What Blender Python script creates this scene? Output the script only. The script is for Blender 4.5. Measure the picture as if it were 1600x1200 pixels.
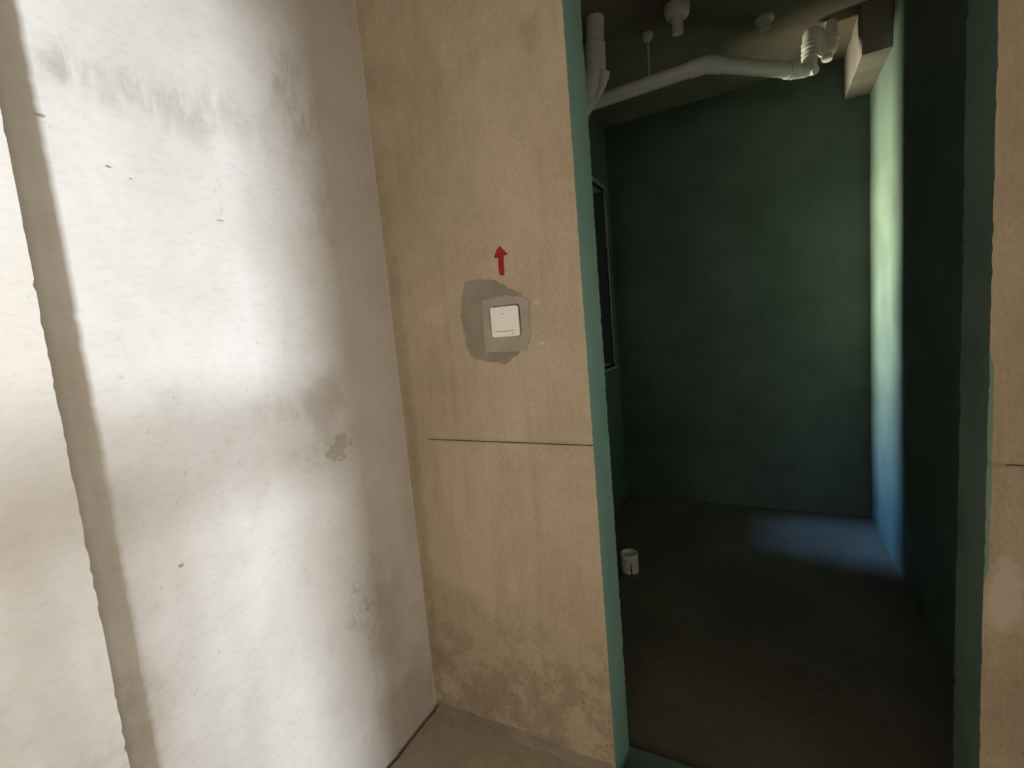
import bpy, bmesh, math, random
from mathutils import Vector, Matrix, noise as mnoise

random.seed(7)
S = bpy.context.scene
COL = S.collection
for o in list(bpy.data.objects):
    bpy.data.objects.remove(o)

# ------------------------------------------------------------------ camera
CAMZ = 1.3426
cd = bpy.data.cameras.new('camera')
cam = bpy.data.objects.new('camera', cd)
COL.objects.link(cam)
rx = Vector((0.87980231, 0.46725035, -0.08732127))
uy = Vector((0.02450228, 0.13887934, 0.99000614))
bz = Vector((0.47470784, -0.87314926, 0.11073767))
cam.matrix_world = Matrix(((rx.x, uy.x, bz.x, 0), (rx.y, uy.y, bz.y, 0), (rx.z, uy.z, bz.z, CAMZ), (0, 0, 0, 1)))
cd.sensor_fit = 'HORIZONTAL'
cd.sensor_width = 36.0
cd.lens = 36.0 * 731.968 / 1600.0
cd.clip_start = 0.02
S.camera = cam

# ------------------------------------------------------------------ colour management, world, daylight and fill lamps
S.view_settings.view_transform = 'Standard'
S.view_settings.look = 'None'
S.view_settings.gamma = 1.0
S.view_settings.use_curve_mapping = False
S.view_settings.exposure = 0.0

w = bpy.data.worlds.new('world')
S.world = w
w.use_nodes = True
w.node_tree.nodes['Background'].inputs[0].default_value = (0.55, 0.68, 0.9, 1)
w.node_tree.nodes['Background'].inputs[1].default_value = 0.2


def lamp(name, loc, target, sx, sy, power, color, spread=180):
    l = bpy.data.lights.new(name, 'AREA')
    l.shape = 'RECTANGLE'
    l.size, l.size_y = sx, sy
    l.energy = power
    l.color = color
    l.spread = math.radians(spread)
    o = bpy.data.objects.new(name, l)
    COL.objects.link(o)
    o.location = loc
    d = Vector(target) - Vector(loc)
    o.rotation_euler = d.to_track_quat('-Z', 'Y').to_euler()
    return o


# daylight outside the hall window on the right-hand wall
lamp('hall_daylight', (5.27, -4.10, 3.34), (-1.13, 0.70, 1.2), 0.5, 0.5, 119, (0.765, 0.875, 1.04), 60)
# soft fill lamp added at the unseen opening behind the viewer
lamp('hall_back_fill', (-0.1, -2.68, 1.55), (-0.1, 1.0, 1.5), 1.3, 1.3, 19, (1.0, 0.94, 0.85))
# soft fill lamp added outside a made-up opening in the right-hand wall
lamp('hall_side_fill', (1.36, -0.50, 1.15), (-1.13, -0.35, 1.1), 1.3, 1.5, 58, (1.0, 0.95, 0.87))
# daylight outside the bathroom window: sunlit greenery low down, blue sky above
lamp('bathroom_daylight', (-8.0, 3.42, 1.65), (0.6, 3.42, 1.5), 1.2, 6.7, 1000, (1.0, 0.97, 0.74), 90)
lamp('bathroom_skylight', (-8.0, 3.60, 6.5), (-0.4, 3.4, 1.2), 1.2, 4.2, 520, (0.2, 0.45, 1.0), 90)


# ------------------------------------------------------------------ material helpers
class Mat:
    def __init__(self, name, rough=0.85, spec=0.25):
        self.m = bpy.data.materials.new(name)
        self.m.use_nodes = True
        self.t = self.m.node_tree
        self.b = self.t.nodes['Principled BSDF']
        self.b.inputs['Roughness'].default_value = rough
        self.b.inputs['Specular IOR Level'].default_value = spec
        self.tc = self.t.nodes.new('ShaderNodeTexCoord')
        self.P = self.tc.outputs['Object']

    def L(self, a, b):
        self.t.links.new(a, b)

    def put(self, sock, v):
        if hasattr(v, 'is_linked') or isinstance(v, bpy.types.NodeSocket):
            self.L(v, sock)
        elif isinstance(v, (tuple, list)) and len(v) == 3 and sock.type == 'RGBA':
            sock.default_value = (*v, 1)
        else:
            sock.default_value = v

    def math(self, op, a, b=0.0, c=None, clamp=False):
        n = self.t.nodes.new('ShaderNodeMath')
        n.operation = op
        n.use_clamp = clamp
        self.put(n.inputs[0], a)
        self.put(n.inputs[1], b)
        if c is not None:
            self.put(n.inputs[2], c)
        return n.outputs[0]

    def scale(self, sc, rot=(0, 0, 0), off=(0, 0, 0)):
        n = self.t.nodes.new('ShaderNodeMapping')
        self.L(self.P, n.inputs['Vector'])
        n.inputs['Scale'].default_value = sc
        n.inputs['Rotation'].default_value = rot
        n.inputs['Location'].default_value = off
        return n.outputs[0]

    def noise(self, scale, detail=4, rough=0.55, vec=None, dist=0.0):
        n = self.t.nodes.new('ShaderNodeTexNoise')
        self.L(vec if vec is not None else self.P, n.inputs['Vector'])
        n.inputs['Scale'].default_value = scale
        n.inputs['Detail'].default_value = detail
        n.inputs['Roughness'].default_value = rough
        n.inputs['Distortion'].default_value = dist
        return n.outputs['Fac']

    def step(self, v, lo, hi):
        n = self.t.nodes.new('ShaderNodeMapRange')
        n.interpolation_type = 'SMOOTHSTEP'
        self.put(n.inputs['Value'], v)
        n.inputs['From Min'].default_value = lo
        n.inputs['From Max'].default_value = hi
        return n.outputs['Result']

    def mix(self, f, a, b, mode='MIX'):
        n = self.t.nodes.new('ShaderNodeMix')
        n.data_type = 'RGBA'
        n.blend_type = mode
        self.put(n.inputs[0], f)
        self.put(n.inputs[6], a)
        self.put(n.inputs[7], b)
        return n.outputs[2]

    def xyz(self):
        n = self.t.nodes.new('ShaderNodeSeparateXYZ')
        self.L(self.P, n.inputs[0])
        return n.outputs

    def blob(self, c, r, warp=0.6, ns=9.0, soft=0.5, detail=5):
        """1 inside a ragged ellipsoid round c, 0 outside"""
        s = self.xyz()
        acc = None
        for i in range(3):
            if r[i] is None:
                continue
            d = self.math('DIVIDE', self.math('SUBTRACT', s[i], c[i]), r[i])
            d = self.math('MULTIPLY', d, d)
            acc = d if acc is None else self.math('ADD', acc, d)
        d = self.math('SQRT', acc)
        nz = self.math('MULTIPLY', self.math('SUBTRACT', self.noise(ns, detail, 0.6), 0.5), warp * 2)
        d = self.math('ADD', d, nz)
        return self.math('SUBTRACT', 1.0, self.step(d, 1.0 - soft, 1.0))

    def color(self, c):
        self.put(self.b.inputs['Base Color'], c)

    def bump(self, h, strength=0.2, dist=0.002):
        n = self.t.nodes.new('ShaderNodeBump')
        n.inputs['Strength'].default_value = strength
        n.inputs['Distance'].default_value = dist
        self.put(n.inputs['Height'], h)
        self.L(n.outputs[0], self.b.inputs['Normal'])


def mul(M_, f, c, k):
    """darken colour c by factor k where mask f is 1"""
    return M_.mix(f, c, (k[0], k[1], k[2]), 'MULTIPLY')


def plaster_left():
    M = Mat('plaster_left', 0.9, 0.2)
    c = M.mix(M.step(M.noise(2.3, 5, 0.6), 0.3, 0.72), (0.49, 0.435, 0.36), (0.585, 0.535, 0.465))
    tro = M.noise(7, 6, 0.65, M.scale((1, 1.0, 0.35), (0.5, 0, 0)), 0.8)
    c = mul(M, M.math('MULTIPLY', M.step(tro, 0.52, 0.72), 0.45), c, (0.80, 0.79, 0.76))
    # fine trowel grain
    gr = M.noise(90, 5, 0.65, M.scale((1, 0.45, 1), (0.25, 0, 0)))
    c = mul(M, M.math('MULTIPLY', M.step(gr, 0.45, 0.7), 0.45), c, (0.84, 0.83, 0.81))
    # ragged trowel sweep near the top, the damp patches and a painted bar shadow; the brush breaks them into strokes
    strokes = M.step(M.noise(26, 5, 0.65, M.scale((1, 1.0, 0.28), (0.75, 0, 0)), 0.6), 0.36, 0.60)
    crumbs = M.step(M.noise(42, 5, 0.7), 0.44, 0.60)
    for cc, rr, wp, ns, so, st, k, br in (
        ((0, 0.63, 1.90), (None, 0.26, 0.09), 1.2, 6, 1.0, 0.75, (0.74, 0.73, 0.69), strokes),
        ((0, 0.46, 1.92), (None, 0.05, 0.09), 1.0, 12, 0.9, 0.6, (0.62, 0.56, 0.50), strokes),
        ((0, 0.97, 2.02), (None, 0.11, 0.16), 1.2, 9, 0.9, 0.7, (0.64, 0.61, 0.54), strokes),
        ((0, 1.0, 1.72), (None, 0.10, 0.20), 1.2, 9, 1.0, 0.5, (0.70, 0.67, 0.60), strokes),
        ((0, 0.955, 1.045), (None, 0.042, 0.050), 1.9, 27, 0.3, 0.7, (0.68, 0.63, 0.56), None),
        ((0, 0.925, 1.18), (None, 0.11, 0.15), 1.0, 9, 0.8, 0.65, (0.70, 0.66, 0.60), None),
        ((0, 0.78, 1.20), (None, 0.20, 0.06), 1.0, 8, 0.9, 0.45, (0.76, 0.75, 0.71), strokes),  # painted shadow of the window transom
        ((0, 0.86, 1.02), (None, 0.13, 0.06), 1.2, 12, 0.9, 0.45, (0.68, 0.67, 0.62), crumbs),
        ((0, 1.07, 0.40), (None, 0.17, 0.28), 0.9, 9, 0.9, 0.5, (0.66, 0.64, 0.60), None),
        ((0, 0.99, 0.52), (None, 0.12, 0.20), 1.2, 20, 1.0, 0.6, (0.60, 0.60, 0.56), crumbs),
        ((0, 1.10, 0.08), (None, 0.25, 0.16), 0.7, 8, 0.6, 0.5, (0.66, 0.64, 0.62), None),
        ((0, 0.70, 1.74), (None, 0.05, 0.09), 1.0, 14, 1.0, 0.6, (0.55, 0.52, 0.46), M.step(M.noise(60, 3, 0.5, M.scale((1, 1.0, 0.4), (0.7, 0, 0))), 0.60, 0.68)),
        ((0, 0.14, 0.97), (None, 0.05, 0.02), 1.2, 20, 0.7, 0.7, (0.6, 0.56, 0.5), None),
        ((0, 0.30, 0.62), (None, 0.30, 0.20), 1.0, 10, 1.0, 0.4, (0.7, 0.67, 0.6), crumbs),
    ):
        f = M.math('MULTIPLY', M.blob(cc, rr, wp, ns, so), st)
        if br is not None:
            f = M.math('MULTIPLY', f, br)
        c = mul(M, f, c, k)
    # little nicks and specks
    sp = M.step(M.noise(75, 3, 0.5, M.scale((1, 1.0, 0.55), (0.8, 0, 0))), 0.67, 0.74)
    zone = M.step(M.noise(2.6, 2), 0.46, 0.62)
    c = mul(M, M.math('MULTIPLY', M.math('MULTIPLY', sp, zone), 0.45), c, (0.55, 0.52, 0.47))
    for (y, z), r in (((0.495, 1.735), (0.006, 0.003)), ((0.53, 1.72), (0.004, 0.002)), ((0.405, 1.80), (0.009, 0.004)),
                      ((0.705, 1.665), (0.012, 0.002)), ((0.50, 0.90), (0.007, 0.005))):
        c = mul(M, M.math('MULTIPLY', M.blob((0, y, z), (None, r[0], r[1]), 0.5, 60, 0.4, 2), 0.75), c, (0.35, 0.3, 0.25))
    # pale bead in the corner
    ys = M.xyz()[1]
    edge = M.step(M.math('ADD', ys, M.math('MULTIPLY', M.noise(14, 4), 0.012)), 1.250, 1.254)
    c = M.mix(M.math('MULTIPLY', edge, 0.35), c, (0.62, 0.55, 0.43))
    M.color(c)
    h = M.math('ADD', M.math('MULTIPLY', M.noise(260, 3), 0.35), M.math('MULTIPLY', tro, 0.8))
    M.bump(M.math('ADD', h, M.math('MULTIPLY', gr, 0.7)), 0.16, 0.002)
    return M.m


def plaster_front():
    M = Mat('plaster_front', 0.92, 0.18)
    big = M.noise(2.6, 5, 0.62, M.scale((1, 1, 0.75), (0, 0.5, 0)), 0.5)
    c = M.mix(M.step(big, 0.3, 0.7), (0.415, 0.325, 0.215), (0.515, 0.412, 0.282))
    st = M.noise(16, 5, 0.6, M.scale((1, 1, 0.16), (0, 0.10, 0)), 0.4)
    c = mul(M, M.math('MULTIPLY', M.step(st, 0.5, 0.72), 0.5), c, (0.84, 0.83, 0.80))
    st2 = M.noise(45, 4, 0.6, M.scale((1, 1, 0.12), (0, 0.12, 0)))
    c = mul(M, M.math('MULTIPLY', M.step(st2, 0.52, 0.74), 0.35), c, (0.82, 0.80, 0.76))
    gn = M.noise(170, 3, 0.6, M.scale((1, 1, 0.5)))
    c = M.mix(0.75, c, mul(M, M.step(gn, 0.35, 0.68), c, (0.86, 0.85, 0.83)))
    # damp ragged patches low on the wall
    zz = M.xyz()[2]
    low = M.math('SUBTRACT', 1.0, M.step(zz, 0.1, 0.62))
    rag = M.step(M.math('ADD', M.noise(8.5, 8, 0.72), M.math('MULTIPLY', low, 0.10)), 0.53, 0.64)
    c = mul(M, M.math('MULTIPLY', M.math('MULTIPLY', rag, low), 0.75), c, (0.70, 0.67, 0.65))
    sp = M.step(M.noise(95, 4, 0.6, M.scale((1, 1, 0.6))), 0.59, 0.70)
    c = mul(M, M.math('MULTIPLY', M.math('MULTIPLY', sp, M.math('ADD', M.math('MULTIPLY', low, 0.8), 0.12)), 0.9), c, (0.55, 0.5, 0.45))
    pale = M.step(M.noise(55, 5, 0.7), 0.56, 0.70)
    c = M.mix(M.math('MULTIPLY', M.math('MULTIPLY', pale, low), 0.5), c, (0.52, 0.45, 0.35))
    # chalk dabs beside the switch, pale wash right of the doorway, scuffs near the top, darker streaks, a darker strip down the corner
    for cc, rr, s_, col in (((-0.578, 0, 1.421), (0.016, None, 0.013), 0.55, (0.56, 0.48, 0.36)),
                            ((-0.571, 0, 1.30), (0.012, None, 0.007), 0.6, (0.58, 0.5, 0.38)),
                            ((0.425, 0, 0.72), (0.035, None, 0.10), 0.6, (0.62, 0.54, 0.43))):
        c = M.mix(M.math('MULTIPLY', M.blob(cc, rr, 0.6, 26, 0.5), s_), c, col)
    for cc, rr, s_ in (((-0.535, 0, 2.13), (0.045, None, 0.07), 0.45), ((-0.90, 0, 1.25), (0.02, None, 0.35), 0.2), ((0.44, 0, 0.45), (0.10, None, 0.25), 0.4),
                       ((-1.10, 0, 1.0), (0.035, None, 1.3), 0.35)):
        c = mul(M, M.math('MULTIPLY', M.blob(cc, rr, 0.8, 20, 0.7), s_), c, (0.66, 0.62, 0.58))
    # the inked groove of the level line
    s = M.xyz()
    # green waterproof paint that has slopped over the arris of the doorway
    px = s[0]
    wob = M.math('MULTIPLY', M.math('SUBTRACT', M.noise(9, 5, 0.6, M.scale((0, 0, 1))), 0.5), 0.008)
    big_r = M.math('MULTIPLY', M.blob((0.39, 0, 0.98), (None, None, 0.27), 0.3, 5, 0.3), 0.011)
    lim = M.math('ADD', M.math('ADD', 0.388, wob), big_r)
    mr = M.math('MULTIPLY', M.step(M.math('SUBTRACT', px, -0.1), 0.0, 0.01), M.math('SUBTRACT', 1.0, M.step(M.math('SUBTRACT', px, lim), -0.002, 0.002)))
    c = M.mix(M.math('MULTIPLY', mr, 0.85), c, (0.15, 0.25, 0.19))
    M.color(c)
    h = M.math('ADD', M.math('MULTIPLY', M.noise(240, 3), 0.4), M.math('MULTIPLY', st, 0.5))
    M.bump(h, 0.3, 0.002)
    return M.m


def paint_green(name, c1, c2, rough=0.55, spec=0.35):
    M = Mat(name, rough, spec)
    c = M.mix(M.step(M.noise(3.5, 5, 0.6), 0.3, 0.7), c1, c2)
    st = M.noise(30, 4, 0.6, M.scale((1, 1, 0.12)))
    c = mul(M, M.math('MULTIPLY', M.step(st, 0.5, 0.75), 0.45), c, (0.80, 0.82, 0.80))
    M.color(c)
    M.bump(M.math('ADD', M.noise(140, 3), M.math('MULTIPLY', st, 0.6)), 0.2, 0.002)
    return M.m


def concrete(name, c1, c2, rough=0.9, scale=4.0, speck=0.4):
    M = Mat(name, rough, 0.2)
    n = M.noise(scale, 7, 0.65)
    c = M.mix(M.step(n, 0.3, 0.7), c1, c2)
    f = M.noise(scale * 9, 4, 0.6)
    c = mul(M, M.math('MULTIPLY', M.step(f, 0.5, 0.75), speck), c, (0.66, 0.64, 0.6))
    M.color(c)
    M.bump(M.math('ADD', f, M.noise(200, 3)), 0.35, 0.002)
    return M.m


def plain(name, c, rough=0.4, spec=0.4, dirt=0.25):
    M = Mat(name, rough, spec)
    n = M.step(M.noise(22, 5, 0.65), 0.45, 0.75)
    M.color(mul(M, M.math('MULTIPLY', n, dirt), c, (0.6, 0.57, 0.5)))
    M.bump(M.noise(160, 2), 0.05, 0.001)
    return M.m


MP_LEFT = plaster_left()
MP_FRONT = plaster_front()
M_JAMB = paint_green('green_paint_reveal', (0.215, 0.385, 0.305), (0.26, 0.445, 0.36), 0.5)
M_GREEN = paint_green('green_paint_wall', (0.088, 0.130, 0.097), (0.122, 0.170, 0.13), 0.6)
M_CEIL = concrete('raw_concrete', (0.18, 0.15, 0.112), (0.27, 0.23, 0.172), 0.95, 2.5, 0.5)
M_BEAM = concrete('cement_render', (0.22, 0.192, 0.155), (0.30, 0.262, 0.212), 0.9, 5, 0.4)
M_FLOOR = concrete('hall_screed', (0.30, 0.235, 0.165), (0.39, 0.315, 0.23), 0.95, 3.2, 0.5)
M_FILLET = concrete('dusty_mortar', (0.21, 0.165, 0.115), (0.31, 0.25, 0.18), 0.95, 9, 0.6)
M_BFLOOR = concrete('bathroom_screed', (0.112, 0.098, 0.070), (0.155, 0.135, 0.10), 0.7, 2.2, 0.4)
M_GROOVE = plain('groove_ink', (0.05, 0.035, 0.02), 0.9, 0.1)
M_PVC = plain('white_plastic_pipe', (0.88, 0.85, 0.76), 0.4, 0.4, 0.2)
M_SWITCH = plain('switch_plastic', (0.87, 0.82, 0.72), 0.35, 0.45, 0.04)
M_DARK = plain('dark_gap', (0.035, 0.028, 0.02), 0.9, 0.1)
M_INK = plain('grey_ink', (0.16, 0.14, 0.11), 0.7, 0.2)
M_RED = plain('red_marker_paint', (0.33, 0.012, 0.014), 0.6, 0.25, 0.3)
M_FRAME = plain('black_window_frame', (0.012, 0.013, 0.012), 0.95, 0.02)
M_MDARK = concrete('dark_mortar', (0.245, 0.205, 0.15), (0.31, 0.26, 0.19), 0.95, 14, 0.35)
M_MLITE = concrete('grey_mortar', (0.335, 0.285, 0.215), (0.40, 0.345, 0.265), 0.95, 16, 0.25)
M_STEEL = plain('galvanised_rod', (0.66, 0.63, 0.56), 0.5, 0.4, 0.3)
M_SEAL = plain('grey_sealant', (0.36, 0.40, 0.33), 0.8, 0.2, 0.4)


# ------------------------------------------------------------------ mesh helpers
def link(name, bm, mats, parent=None, smooth=False):
    me = bpy.data.meshes.new(name)
    bmesh.ops.recalc_face_normals(bm, faces=bm.faces)
    bm.to_mesh(me)
    bm.free()
    for m in (mats if isinstance(mats, (list, tuple)) else [mats]):
        me.materials.append(m)
    if smooth:
        for p in me.polygons:
            p.use_smooth = True
    o = bpy.data.objects.new(name, me)
    COL.objects.link(o)
    if parent is not None:
        o.parent = parent
        if parent.type == 'EMPTY':
            o.matrix_parent_inverse = Matrix.Translation(-parent.location)
    return o


def tag(o, label=None, cat=None, group=None, kind=None):
    if label:
        o['label'] = label
    if cat:
        o['category'] = cat
    if group:
        o['group'] = group
    if kind:
        o['kind'] = kind
    return o


def empty(name, loc, label, cat, group=None):
    o = bpy.data.objects.new(name, None)
    COL.objects.link(o)
    o.location = loc
    o.empty_display_size = 0.05
    return tag(o, label, cat, group)


def cuts(a, b, cell, extra=()):
    n = max(1, round((b - a) / cell))
    v = [a + (b - a) * i / n for i in range(n + 1)]
    for e in extra:
        v = [q for q in v if abs(q - e) > 0.0012 or q in (a, b)]
        v.append(e)
    return sorted(v)


def add_box(bm, x0, x1, y0, y1, z0, z1, cell=None, amp=0.0, chip=0.0, mat=lambda n, c: 0, ex=((), (), ()), seed=0.0, soft=True):
    """box whose six faces are gridded; amp = surface unevenness, chip = raggedness of the arrises"""
    cell = cell or 10
    cell = cell if isinstance(cell, tuple) else (cell,) * 3
    A = [cuts(x0, x1, cell[0], ex[0]), cuts(y0, y1, cell[1], ex[1]), cuts(z0, z1, cell[2], ex[2])]
    lo, hi = (x0, y0, z0), (x1, y1, z1)
    vs = {}

    def v(i, j, k):
        key = (i, j, k)
        if key not in vs:
            vs[key] = bm.verts.new((A[0][i], A[1][j], A[2][k]))
        return vs[key]
    nx, ny, nz = (len(a) - 1 for a in A)
    faces = []
    for ax in range(3):
        u, t = [(1, 2), (0, 2), (0, 1)][ax]
        for side in (0, 1):
            fix = 0 if side == 0 else len(A[ax]) - 1
            for p in range(len(A[u]) - 1):
                for q in range(len(A[t]) - 1):
                    idx = []
                    for dp, dq in ((0, 0), (1, 0), (1, 1), (0, 1)):
                        ijk = [0, 0, 0]
                        ijk[ax], ijk[u], ijk[t] = fix, p + dp, q + dq
                        idx.append(v(*ijk))
                    if (side == 0) != (ax == 1):
                        idx.reverse()
                    f = bm.faces.new(idx)
                    nrm = Vector((0, 0, 0))
                    nrm[ax] = 1 if side else -1
                    f.material_index = mat(nrm, f.calc_center_median())
                    f.smooth = soft
                    faces.append(f)
    for key, vert in vs.items():
        p = vert.co.copy()
        on = [(a, 0 if key[a] == 0 else 1) for a in range(3) if key[a] in (0, len(A[a]) - 1)]
        off = Vector((0, 0, 0))
        q = p * 3.0 + Vector((seed, seed * 1.7, 0))
        if amp:
            d = mnoise.noise(q) * amp + mnoise.noise(q * 4) * amp * 0.4
            for a, s in on:
                off[a] += d * (1 if s else -1)
        if chip and len(on) >= 2:
            r = p * 70 + Vector((seed, 0, 3))
            e = max(0, mnoise.noise(r)) * chip + max(0, mnoise.noise(p * 11 + Vector((5, seed, 0))) - 0.25) * chip * 0.8
            for a, s in on:
                off[a] += -e * (1 if s else -1)
        vert.co += off
    for e in {e for f in faces for e in f.edges}:
        if len(e.link_faces) == 2 and e.link_faces[0].normal.length >= 0:
            a, b = e.link_faces
            a.normal_update()
            b.normal_update()
            if a.normal.dot(b.normal) < 0.5:
                e.smooth = False
    return vs, A


def wall(name, boxes, mats, **k):
    bm = bmesh.new()
    for b in boxes:
        add_box(bm, *b, **k)
    return tag(link(name, bm, mats), kind='structure')


def poly_plate(name, pts, y, th, mat, parent, bev=0.0):
    """flat outline (x, z) standing th proud of the plane y"""
    bm = bmesh.new()
    n = len(pts)
    b = [bm.verts.new((p[0], y, p[1])) for p in pts]
    f = [bm.verts.new((p[0], y - th, p[1])) for p in pts]
    bm.faces.new(f)
    bm.faces.new(list(reversed(b)))
    for i in range(n):
        bm.faces.new((b[i], b[(i + 1) % n], f[(i + 1) % n], f[i]))
    return link(name, bm, mat, parent)


def ragged(pts, step, amp, seed):
    out = []
    n = len(pts)
    for i in range(n):
        a, b = Vector(pts[i]), Vector(pts[(i + 1) % n])
        m = max(1, int((b - a).length / step))
        for j in range(m):
            p = a.lerp(b, j / m)
            q = Vector((p.x * 90, p.y * 90, seed))
            q2 = q * 3.1
            out.append((p.x + (mnoise.noise(q) + 0.6 * mnoise.noise(q2)) * amp, p.y + (mnoise.noise(q + Vector((9, 3, 1))) + 0.6 * mnoise.noise(q2 + Vector((4, 7, 2)))) * amp))
    return out


def fillet_path(pts, r, n=6):
    P = [Vector(p) for p in pts]
    out = [P[0]]
    for i in range(1, len(P) - 1):
        a, b, c = P[i - 1], P[i], P[i + 1]
        u, v = (a - b), (c - b)
        rr = min(r, u.length * 0.49, v.length * 0.49)
        s, e = b + u.normalized() * rr, b + v.normalized() * rr
        for k in range(n + 1):
            t = k / n
            out.append((1 - t) ** 2 * s + 2 * t * (1 - t) * b + t * t * e)
    out.append(P[-1])
    return out


def add_tube(bm, path, rad, seg=20, cap=True):
    P = [Vector(p) for p in path]
    R = rad if isinstance(rad, (list, tuple)) else [rad] * len(P)
    t0 = (P[1] - P[0]).normalized()
    nrm = t0.orthogonal().normalized()
    rings = []
    for i, p in enumerate(P):
        t = (P[min(i + 1, len(P) - 1)] - P[max(i - 1, 0)]).normalized()
        nrm = (nrm - t * nrm.dot(t)).normalized()
        bn = t.cross(nrm)
        rings.append([bm.verts.new(p + (nrm * math.cos(2 * math.pi * k / seg) + bn * math.sin(2 * math.pi * k / seg)) * R[i]) for k in range(seg)])
    for i in range(len(rings) - 1):
        for k in range(seg):
            f = bm.faces.new((rings[i][k], rings[i][(k + 1) % seg], rings[i + 1][(k + 1) % seg], rings[i + 1][k]))
            f.smooth = True
    if cap:
        bm.faces.new(list(reversed(rings[0])))
        bm.faces.new(rings[-1])
    for r in (rings[0], rings[-1]):
        for k in range(seg):
            e = bm.edges.get((r[k], r[(k + 1) % seg]))
            if e:
                e.smooth = False


def tube(name, path, rad, mat, parent=None, seg=20):
    bm = bmesh.new()
    add_tube(bm, path, rad, seg)
    return link(name, bm, mat, parent)


def collar(name, c, d, rad, ln, mat, parent, seg=24):
    """a coupling ring with rounded lips centred on c along d"""
    c, d = Vector(c), Vector(d).normalized()
    h = ln / 2
    prof = [(-h, 0.90), (-h * 0.86, 1.0), (-h * 0.4, 1.0), (-h * 0.3, 0.965), (h * 0.3, 0.965), (h * 0.4, 1.0), (h * 0.86, 1.0), (h, 0.90)]
    return tube(name, [c + d * a for a, b in prof], [rad * b for a, b in prof], mat, parent, seg)


# ------------------------------------------------------------------ the shell
XL, YF, YB = -1.13, 1.254, 1.41         # hall left wall, doorway wall front and back faces
XJ0, XJ1 = -0.436, 0.391                # doorway sides
BXL, BXR, BYF = -1.05, 0.612, 3.80      # bathroom walls
ZC, ZB, ZF = 2.8486, -0.12, -0.032      # slab soffit, bathroom floor, hall floor


def m_front(n, c):
    if abs(n.x) > 0.5 and -0.5 < c.x < 0.45 and c.y < YB + 0.01:
        return 1 if c.x < 0 else 3  # right reveal takes the darker green to stand in for its shade
    return 3 if n.y > 0.5 else 0


def m_lintel(n, c):
    return 0 if n.y < -0.5 else 3


bm = bmesh.new()
LZ = 0.998
vs, A = add_box(bm, XL, XJ0, YF, YB, -0.13, ZC, cell=(0.03, 0.03, 0.011), amp=0.0007, chip=0.0035, mat=m_front,
                ex=((-1.033,), (), (LZ - 0.0029, LZ - 0.0014, LZ + 0.0014, LZ + 0.0029)), seed=1.3)
for (i, j, k), v in vs.items():
    if j == 0 and abs(A[2][k] - LZ) < 0.0016 and -1.035 < A[0][i] < XJ0 + 0.001:
        v.co.y += 0.005                 # the level line is a real saw-cut groove
for f in bm.faces:
    c = f.calc_center_median()
    if abs(c.z - LZ) < 0.0018 and c.y < YF + 0.006 and -1.034 < c.x < XJ0 - 0.0005:
        f.material_index = 2
vs, A = add_box(bm, XJ1, 1.10, YF, YB, -0.13, ZC, cell=(0.03, 0.03, 0.011), amp=0.0007, chip=0.0045, mat=m_front,
                ex=((), (), (LZ - 0.0086, LZ - 0.0072, LZ - 0.0048, LZ - 0.0034)), seed=4.1)
for (i, j, k), v in vs.items():
    if j == 0 and abs(A[2][k] - LZ + 0.006) < 0.0014 and A[0][i] > XJ1 + 0.022:
        v.co.y += 0.005
for f in bm.faces:
    c = f.calc_center_median()
    if abs(c.z - LZ + 0.006) < 0.0016 and c.y < YF + 0.006 and c.x > XJ1 + 0.03:
        f.material_index = 2
add_box(bm, XJ0, XJ1, YF, YB, 2.42, ZC, cell=0.05, amp=0.0009, chip=0.003, mat=m_lintel, seed=2.0)
wall_front = tag(link('wall_front', bm, [MP_FRONT, M_JAMB, M_GROOVE, M_GREEN]), 'brown plaster wall around the doorway with green painted reveals and a level groove', 'wall', kind='structure')

# hall left wall with the thicker pier nearer the viewer
bm = bmesh.new()
add_box(bm, XL - 0.2, XL, -2.8, YB, -0.15, ZC, cell=0.03, amp=0.0022, chip=0.0, seed=7.7)
tag(link('wall_left', bm, MP_LEFT), 'pale grey plaster wall streaked by window light left of the corner', 'wall', kind='structure')
bm = bmesh.new()
add_box(bm, XL - 0.001, -1.0, -2.8, 0.3125, -0.15, ZC, cell=(0.065, 0.09, 0.010), amp=0.0010, chip=0.0035, seed=9.2)
tag(link('wall_pier', bm, MP_LEFT), 'projecting plaster pier at the left edge with a rough arris', 'wall', kind='structure')

# hall right wall with the window opening the daylight comes through and the added fill opening
WX0, WX1 = 0.95, 1.10
hr = [(WX0, WX1, -2.8, -1.75, -0.15, ZC), (WX0, WX1, -0.735, -0.665, -0.15, ZC), (WX0, WX1, 0.15, YF, -0.15, ZC), (WX0, WX1, -0.665, 0.15, -0.15, 0.50), (WX0, WX1, -0.665, 0.15, 1.80, ZC),
      (WX0, WX1, -1.75, -0.735, -0.15, 0.90), (WX0, WX1, -1.75, -0.735, 2.66, ZC)]
tag(wall('wall_right', hr, MP_LEFT), 'plaster wall beside the viewer with the window the light comes from', 'wall')
win1 = wall('window_1', [(WX0 + 0.04, WX1 - 0.05, -1.75, -0.735, 1.84, 1.905)] + [(WX0 + 0.05, WX0 + 0.07, -1.74 + 0.06 * i, -1.712 + 0.06 * i, 0.90, 1.85) for i in range(12)], M_FRAME)  # slats below the transom are added to dim the light on the pier
tag(win1, 'dark window transom in the wall beside the viewer', 'window')
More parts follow.
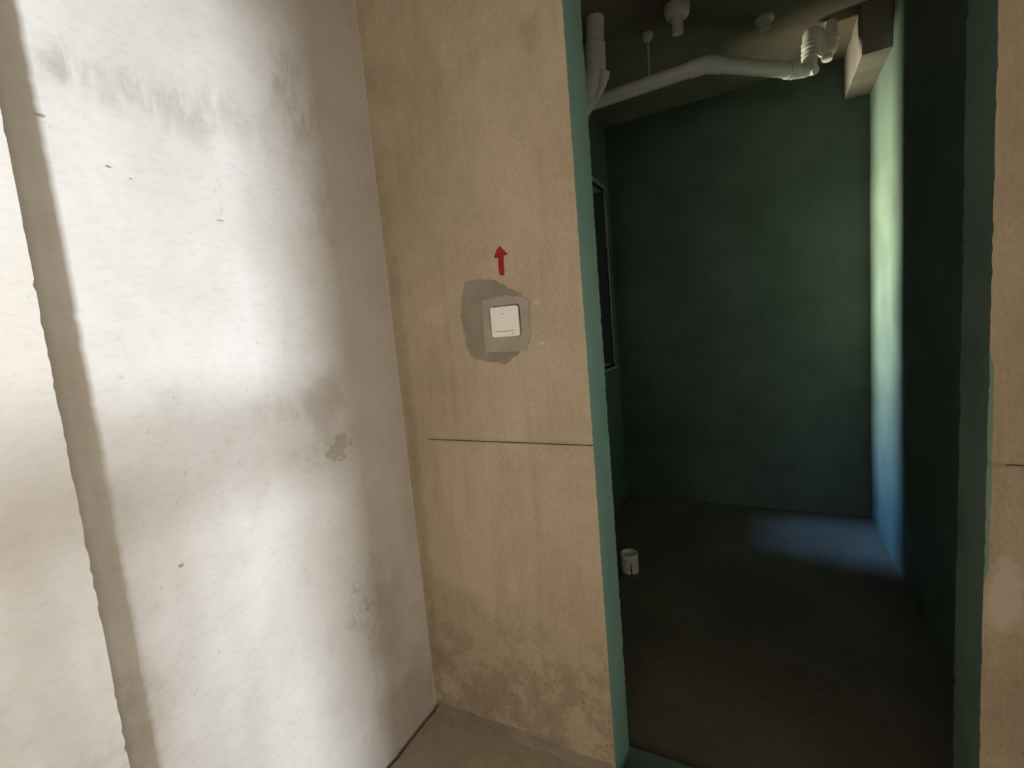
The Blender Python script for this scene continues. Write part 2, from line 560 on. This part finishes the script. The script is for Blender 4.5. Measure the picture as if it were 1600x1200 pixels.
fill_frame = wall('fill_opening', [(WX0 + 0.06, WX0 + 0.10, -0.665, -0.635, 0.50, 1.80), (WX0 + 0.06, WX0 + 0.10, 0.12, 0.15, 0.50, 1.80), (WX0 + 0.06, WX0 + 0.10, -0.635, 0.12, 0.50, 0.53), (WX0 + 0.06, WX0 + 0.10, -0.635, 0.12, 1.77, 1.80)], M_FRAME)  # frame of the opening added for the side fill lamp
tag(fill_frame, 'dark frame of the unseen opening added for the side fill lamp', 'window')
tag(wall('light_fin', [(WX1, 2.2, -0.735, -0.665, -0.15, ZC)], MP_LEFT), 'unseen plaster fin added outside to keep the main daylight off the fill opening', 'wall')  # unseen fin added to block the main daylight from the fill opening
hb = [(-1.33, -0.80, -2.95, -2.8, -0.15, ZC), (0.60, 1.10, -2.95, -2.8, -0.15, ZC),
      (-0.80, 0.60, -2.95, -2.8, -0.15, 0.85), (-0.80, 0.60, -2.95, -2.8, 2.25, ZC)]
tag(wall('wall_back', hb, MP_LEFT), 'plaster wall behind the viewer with a wide opening', 'wall')

# floors
bm = bmesh.new()
vs, A = add_box(bm, XL + 0.022, 1.1, -2.8, YF, -0.15, ZF, cell=0.04, amp=0.0025, chip=0.006, seed=3.3)
tag(link('floor', bm, M_FLOOR), 'rough brown cement floor of the hall', 'floor', kind='structure')
fl = bpy.data.objects['floor']
bm = bmesh.new()
add_box(bm, XL, XL + 0.024, -2.8, YF, -0.15, -0.070)
tag(link('joint_strip', bm, M_DARK, fl), 'dark sunken joint along the pale wall')
# mortar left in the angle between floor and doorway wall
bm = bmesh.new()
prev = None
N = 46
for i in range(N + 1):
    x = XL + 0.02 + (XJ0 - XL - 0.03) * i / N
    a = 0.026 + 0.012 * mnoise.noise(Vector((x * 9, 0, 1))) + 0.006 * mnoise.noise(Vector((x * 31, 2, 1)))
    b = 0.016 + 0.012 * mnoise.noise(Vector((x * 8, 4, 7))) + 0.006 * mnoise.noise(Vector((x * 27, 8, 1)))
    row = [bm.verts.new((x, YF + 0.001, ZF - 0.004)), bm.verts.new((x, YF + 0.003, ZF + b)),
           bm.verts.new((x, YF - a * 0.3, ZF + b * 0.5)), bm.verts.new((x, YF - a, ZF + 0.003)), bm.verts.new((x, YF - a * 1.2, ZF - 0.004))]
    if prev:
        for q in range(1, 4):
            f = bm.faces.new((prev[q], prev[(q + 1) % 5], row[(q + 1) % 5], row[q]))
            f.smooth = True
    prev = row
tag(link('mortar_fillet', bm, M_FILLET, fl), 'sloping mortar left along the foot of the wall')

bm = bmesh.new()
add_box(bm, BXL - 0.2, BXR + 0.2, YB, BYF, -0.3, ZB, cell=0.05, amp=0.003, seed=5.5)
tag(link('floor_bathroom', bm, M_BFLOOR), 'dark cement floor of the bathroom', 'floor', kind='structure')
bm = bmesh.new()
add_box(bm, XJ0 - 0.002, XJ1 + 0.002, YF, YB + 0.004, -0.3, -0.093, cell=0.03, amp=0.002, chip=0.006, seed=6.5)
tag(link('trim_1', bm, M_GREEN), 'green painted doorway threshold', 'threshold', kind='structure')

# ceiling slab over both rooms
bm = bmesh.new()
add_box(bm, XL - 0.2, 1.10, -2.95, BYF + 0.2, ZC, ZC + 0.15, cell=0.06, amp=0.002, seed=8.1)
tag(link('ceiling', bm, M_CEIL), 'bare concrete slab ceiling', 'ceiling', kind='structure')

# bathroom walls
bm = bmesh.new()
add_box(bm, BXL - 0.2, BXR + 0.2, BYF, BYF + 0.2, -0.3, ZC, cell=0.05, amp=0.0025, seed=2.7)
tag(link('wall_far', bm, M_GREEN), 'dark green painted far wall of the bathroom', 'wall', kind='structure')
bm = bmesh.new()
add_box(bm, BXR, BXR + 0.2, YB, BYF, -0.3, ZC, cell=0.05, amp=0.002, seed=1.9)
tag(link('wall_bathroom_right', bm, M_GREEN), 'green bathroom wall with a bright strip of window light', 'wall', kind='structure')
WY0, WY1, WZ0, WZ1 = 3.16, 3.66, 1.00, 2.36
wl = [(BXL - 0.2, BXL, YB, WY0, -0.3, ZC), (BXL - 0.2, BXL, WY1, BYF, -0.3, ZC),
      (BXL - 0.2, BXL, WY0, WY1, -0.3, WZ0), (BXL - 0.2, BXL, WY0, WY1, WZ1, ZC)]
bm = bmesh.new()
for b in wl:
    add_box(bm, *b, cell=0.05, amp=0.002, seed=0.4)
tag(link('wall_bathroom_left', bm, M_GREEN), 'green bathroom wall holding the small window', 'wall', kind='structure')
# bathroom window: frame, sash bars, sealant bead round the opening
bm = bmesh.new()
fx0, fx1 = BXL - 0.10, BXL - 0.004
t = 0.022
for b in ((fx0, fx1, WY0, WY0 + t, WZ0, WZ1), (fx0, fx1, WY1 - t, WY1, WZ0, WZ1), (fx0, fx1, WY0 + t, WY1 - t, WZ0, WZ0 + t), (fx0, fx1, WY0 + t, WY1 - t, WZ1 - t, WZ1)):
    add_box(bm, *b)
win2 = tag(link('window_2', bm, M_FRAME), 'narrow black framed bathroom window seen edge on', 'window', kind='structure')
for nm, b in (('sealant_bead', (BXL - 0.004, BXL + 0.008, WY1 - 0.006, WY1 + 0.018, WZ0 + 0.03, WZ1 - 0.01)),
              ('sealant_bead', (BXL - 0.004, BXL + 0.012, WY0 - 0.02, WY1 + 0.045, WZ1, WZ1 + 0.022)),
              ('sealant_bead', (BXL - 0.004, BXL + 0.012, WY0 - 0.02, WY1 + 0.05, WZ0 - 0.016, WZ0))):
    bm = bmesh.new()
    add_box(bm, *b, cell=0.03, amp=0.005, chip=0.004, seed=3.0)
    link(nm, bm, M_SEAL, win2)

# rendered downstand boxing in the far right corner
bm = bmesh.new()
add_box(bm, 0.484, BXR, 3.20, BYF, 2.60, ZC, cell=0.03, amp=0.002, chip=0.006, seed=4.9)
tag(link('beam', bm, M_BEAM), 'cement rendered downstand in the far right corner of the bathroom ceiling', 'beam', kind='structure')

# ------------------------------------------------------------------ mortar patches round the switch (parts of the wall)
dark = [(-.8155, 1.508), (-.7701, 1.512), (-.7074, 1.5001), (-.6701, 1.4765), (-.6212, 1.4503), (-.655, 1.40), (-.65, 1.33), (-.645, 1.2765), (-.674, 1.262),
        (-.6981, 1.2435), (-.7335, 1.253), (-.7796, 1.2592), (-.8163, 1.2733), (-.8343, 1.307), (-.8339, 1.3315), (-.8413, 1.3727), (-.8438, 1.4134), (-.8299, 1.4681)]
lite = [(-.7594, 1.4406), (-.7449, 1.4469), (-.6812, 1.4532), (-.6136, 1.44), (-.6001, 1.4274), (-.6084, 1.3157), (-.6196, 1.286), (-.6631, 1.2828), (-.7166, 1.2839), (-.765, 1.2846), (-.765, 1.3266)]
tag(poly_plate('mortar_patch', ragged(dark, 0.0035, 0.0055, 2), YF + 0.002, 0.0032, M_MDARK, wall_front), 'dark damp ragged mortar patch around the switch')
tag(poly_plate('mortar_patch', ragged(lite, 0.005, 0.003, 5), YF + 0.002, 0.0052, M_MLITE, wall_front), 'paler squared mortar patch directly around the switch')

# ------------------------------------------------------------------ red arrow
arrow = [(-.682, 1.5981), (-.6593, 1.572), (-.6602, 1.5686), (-.6716, 1.5668), (-.6730, 1.54), (-.6748, 1.5126), (-.6786, 1.51), (-.6891, 1.5124), (-.6925, 1.5252),
         (-.6912, 1.545), (-.6899, 1.5625), (-.7026, 1.5654), (-.7035, 1.5696), (-.6932, 1.5873)]
ar = poly_plate('arrow_mark', ragged(arrow, 0.004, 0.0008, 9), YF + 0.002, 0.0034, M_RED, None)
tag(ar, 'red painted arrow pointing up on the brown wall above the light switch', 'arrow')

# ------------------------------------------------------------------ light switch
SX, SZ = -0.6828, 1.3743
sw = empty('light_switch', (SX, YF, SZ), 'white square single rocker light switch set in grey mortar', 'switch')


def round_rect(w_, h_, r, n=5):
    pts = []
    for cx, cz, a0 in ((w_ / 2 - r, h_ / 2 - r, 0), (-w_ / 2 + r, h_ / 2 - r, 90), (-w_ / 2 + r, -h_ / 2 + r, 180), (w_ / 2 - r, -h_ / 2 + r, 270)):
        for i in range(n + 1):
            a = math.radians(a0 + 90 * i / n)
            pts.append((cx + r * math.cos(a), cz + r * math.sin(a)))
    return pts


def slab(name, cx, cz, w_, h_, r, y0, y1, bev, mat, parent, tilt=0.0):
    """rounded plate from y0 (wall) to y1 (front) with a bevelled front edge; tilt leans the front"""
    bm = bmesh.new()
    rings = []
    for (yy, ins) in ((y0, 0), (y1 + bev, 0), (y1 + bev * 0.35, bev * 0.3), (y1, bev)):
        rr = round_rect(w_ - 2 * ins, h_ - 2 * ins, max(r - ins, 0.0006))
        rings.append([bm.verts.new((cx + p[0], yy + tilt * p[1] * (0 if yy == y0 else 1), cz + p[1])) for p in rr])
    n = len(rings[0])
    bm.faces.new(list(reversed(rings[0])))
    bm.faces.new(rings[-1])
    for a, b in zip(rings, rings[1:]):
        for i in range(n):
            bm.faces.new((a[i], a[(i + 1) % n], b[(i + 1) % n], b[i]))
    return link(name, bm, mat, parent)


slab('shadow_gap', SX + 0.0032, SZ + 0.002, 0.0935, 0.0925, 0.006, YF + 0.001, YF - 0.0038, 0.0004, M_DARK, sw)  # dark sheet standing in for the shaded gap round the plate
slab('plate', SX, SZ, 0.0945, 0.091, 0.007, YF - 0.0036, YF - 0.0115, 0.0022, M_SWITCH, sw)
rk = slab('rocker', SX + 0.0005, SZ + 0.003, 0.071, 0.0615, 0.002, YF - 0.0105, YF - 0.0138, 0.0010, M_SWITCH, sw, tilt=0.03)
slab('rocker_gap', SX - 0.0015, SZ - 0.0287, 0.068, 0.0014, 0.0006, YF - 0.0112, YF - 0.0118, 0.0001, M_INK, sw)
slab('indicator_mark', SX - 0.0035, SZ + 0.0235, 0.009, 0.0017, 0.0008, YF - 0.0125, YF - 0.01485, 0.0002, M_INK, rk, tilt=0.0)
bm = bmesh.new()
for dx, wd in ((-0.0048, 0.0016), (-0.0026, 0.0014), (-0.0005, 0.0018), (0.0019, 0.0013), (0.0042, 0.0018)):
    add_box(bm, SX + 0.0245 + dx - wd / 2, SX + 0.0245 + dx + wd / 2, YF - 0.0119, YF - 0.0113, SZ - 0.0375, SZ - 0.0357)
link('printed_mark', bm, M_INK, sw)

# ------------------------------------------------------------------ pipework under the bathroom ceiling
# long waste pipe with a 45 degree elbow
EL = Vector((-0.218, 2.79, 2.612))
P0, P2 = Vector((-1.03, 2.79, 2.600)), Vector((0.200, 3.193, 2.612))
dp = empty('waste_pipe', (EL.x, EL.y, EL.z), 'long white waste pipe slung below the bathroom ceiling with one shallow elbow', 'pipe')
tube('pipe', [P0, EL + (P0 - EL).normalized() * 0.05], 0.038, M_PVC, dp)
tube('pipe', [EL + (P2 - EL).normalized() * 0.05, P2], 0.038, M_PVC, dp)
tube('elbow', fillet_path([EL + (P0 - EL).normalized() * 0.085, EL, EL + (P2 - EL).normalized() * 0.085], 0.06), 0.0425, M_PVC, dp)
collar('coupling', P2 + (EL - P2).normalized() * 0.05, (P2 - EL), 0.043, 0.05, M_PVC, dp)

# hanger rod
hg = empty('pipe_hanger', (-0.505, 2.775, ZC), 'thin rod hanger with a round ceiling cup holding up the waste pipe', 'hanger')
tube('ceiling_cup', [(-0.505, 2.775, ZC + 0.004), (-0.505, 2.775, ZC - 0.014), (-0.505, 2.775, ZC - 0.028), (-0.505, 2.775, ZC - 0.036)], [0.030, 0.030, 0.024, 0.012], M_STEEL, hg)
tube('rod', [(-0.505, 2.775, ZC - 0.03), (-0.508, 2.79, 2.646)], 0.0055, M_STEEL, hg, 10)

# fat soil pipe by the doorway: drop, bend, branch with cleanout
sp = empty('soil_pipe', (-0.70, 2.48, ZC), 'fat white soil pipe dropping from the ceiling behind the left doorway reveal', 'pipe')
tube('pipe', [(-0.700, 2.48, ZC + 0.004), (-0.712, 2.49, 2.70)], 0.046, M_PVC, sp, 24)
tube('bend', fillet_path([(-0.711, 2.489, 2.71), (-0.715, 2.495, 2.60), (-0.80, 2.55, 2.49), (-0.90, 2.60, 2.46)], 0.10, 8), 0.0515, M_PVC, sp, 24)
collar('coupling', (-0.711, 2.489, 2.715), (-0.01, 0.01, -0.1), 0.0525, 0.05, M_PVC, sp)
br = tube('branch', [(-0.735, 2.53, 2.50), (-0.688, 2.50, 2.545), (-0.676, 2.49, 2.578)], [0.020, 0.022, 0.026], M_PVC, sp, 18)
collar('cleanout_cap', (-0.675, 2.489, 2.578), (0.3, -0.15, 0.85), 0.029, 0.04, M_PVC, sp)

# trap under the floor drain above
zt = 2.61
tr = empty('drain_trap', (0.36, 3.28, ZC), 'white S bend drain trap beside the rendered downstand', 'trap')
up = [(0.215, 3.205, 2.612), (0.252, 3.222, 2.630), (0.255, 3.225, 2.700), (0.258, 3.23, 2.765)]
tube('inlet_elbow', fillet_path([(0.203, 3.1955, 2.612), (0.254, 3.224, 2.614), (0.256, 3.226, 2.68)], 0.045, 7), 0.036, M_PVC, tr)
tube('riser', [(0.256, 3.226, 2.67), (0.258, 3.23, 2.755)], 0.031, M_PVC, tr)
collar('coupling', (0.2565, 3.227, 2.690), (0, 0, 1), 0.0385, 0.035, M_PVC, tr)
collar('coupling', (0.2575, 3.229, 2.735), (0, 0, 1), 0.0385, 0.034, M_PVC, tr)
tube('crown_bend', fillet_path([(0.258, 3.23, 2.73), (0.259, 3.232, 2.800), (0.300, 3.25, 2.795), (0.318, 3.262, 2.755), (0.321, 3.265, 2.735)], 0.045, 7), 0.0335, M_PVC, tr)
tube('trap_bend', fillet_path([(0.312, 3.262, 2.765), (0.330, 3.268, 2.700), (0.354, 3.276, 2.700), (0.362, 3.28, 2.745), (0.362, 3.28, 2.77)], 0.035, 7), 0.0325, M_PVC, tr)
collar('coupling', (0.362, 3.28, 2.765), (0, 0, 1), 0.0365, 0.03, M_PVC, tr)
tube('drop_pipe', [(0.362, 3.28, 2.75), (0.362, 3.28, ZC + 0.004)], 0.027, M_PVC, tr)
cl = tube('cleanout_plug', [(0.342, 3.270, 2.690), (0.341, 3.264, 2.664)], [0.023, 0.023], M_PVC, tr, 16)
tube('plug_cap', [(0.3415, 3.265, 2.668), (0.340, 3.261, 2.654)], [0.027, 0.025], M_PVC, cl, 12)
el_cap = tube('end_cap', [(0.262, 3.225, 2.606), (0.283, 3.20, 2.594)], [0.024, 0.022], M_PVC, tr, 16)

# floor drain stubs hanging out of the slab
s1 = empty('drain_stub', (-0.333, 2.62, ZC), 'short drain stub with a wide collar hanging from the middle of the bathroom ceiling', 'pipe', 'drain stubs in the bathroom ceiling')
tube('collar', [(-0.333, 2.63, ZC + 0.004), (-0.333, 2.63, ZC - 0.03), (-0.333, 2.63, ZC - 0.05), (-0.333, 2.63, ZC - 0.056)], [0.060, 0.060, 0.054, 0.03], M_PVC, s1, 24)
tube('spigot', [(-0.333, 2.63, ZC - 0.05), (-0.334, 2.635, ZC - 0.125)], [0.027, 0.026], M_PVC, s1, 18)
s2 = empty('drain_stub', (0.05, 3.03, ZC), 'small pale drain stub in the ceiling just above the sloping waste pipe', 'pipe', 'drain stubs in the bathroom ceiling')
tube('collar', [(0.045, 3.02, ZC + 0.004), (0.045, 3.02, ZC - 0.016), (0.045, 3.02, ZC - 0.02)], [0.046, 0.046, 0.034], M_STEEL, s2, 24)
tube('spigot', [(0.045, 3.02, ZC - 0.018), (0.045, 3.022, ZC - 0.055)], [0.028, 0.026], M_STEEL, s2, 18)

# ------------------------------------------------------------------ pipe stub standing up from the bathroom floor
bmx = bmesh.new()
cx, cy = -0.722, 2.575
seg = 40
ang_slot = math.atan2(-cy, -cx) + 0.10
R0 = 0.0495
zs = [ZB - 0.02, ZB + 0.004, ZB + 0.03, ZB + 0.060, ZB + 0.074, ZB + 0.10, ZB + 0.124]
angs = [ang_slot - 0.075, ang_slot + 0.075] + [ang_slot + 0.075 + (2 * math.pi - 0.15) * i / (seg - 1) for i in range(1, seg - 1)]
rows = []
for z in zs:
    tilt = (z - ZB - 0.05) * -1.2
    rows.append([bmx.verts.new((cx + R0 * math.cos(a + (tilt if k < 2 else 0)), cy + R0 * math.sin(a + (tilt if k < 2 else 0)), z)) for k, a in enumerate(angs)])
na = len(angs)
for i in range(len(zs) - 1):
    for k in range(na):
        if k == 0 and 1 <= i <= 3:
            continue                    # the slot sawn into the socket
        f = bmx.faces.new((rows[i][k], rows[i][(k + 1) % na], rows[i + 1][(k + 1) % na], rows[i + 1][k]))
        f.smooth = True
fs = link('floor_pipe', bmx, M_PVC)
so = fs.modifiers.new('wall', 'SOLIDIFY')
so.thickness = 0.006
so.offset = -1
tag(fs, 'open white pipe stub with a slot standing on the dark bathroom floor', 'pipe')
bm = bmesh.new()
ring = []
for k in range(28):
    a = 2 * math.pi * k / 28
    r1 = 0.075 + 0.010 * mnoise.noise(Vector((math.cos(a) * 2, math.sin(a) * 2, 4)))
    ring.append((bm.verts.new((cx + 0.047 * math.cos(a), cy + 0.047 * math.sin(a), ZB + 0.016 + 0.004 * mnoise.noise(Vector((a * 2, 1, 1))))),
                 bm.verts.new((cx + r1 * math.cos(a), cy + r1 * math.sin(a), ZB - 0.004)),
                 bm.verts.new((cx + 0.047 * math.cos(a), cy + 0.047 * math.sin(a), ZB - 0.004))))
for k in range(28):
    a, b = ring[k], ring[(k + 1) % 28]
    for q in range(3):
        bm.faces.new((a[q], b[q], b[(q + 1) % 3], a[(q + 1) % 3]))
mc = link('mortar_ring', bm, M_BFLOOR, fs)
tag(mc, 'dark mortar ring round its foot')
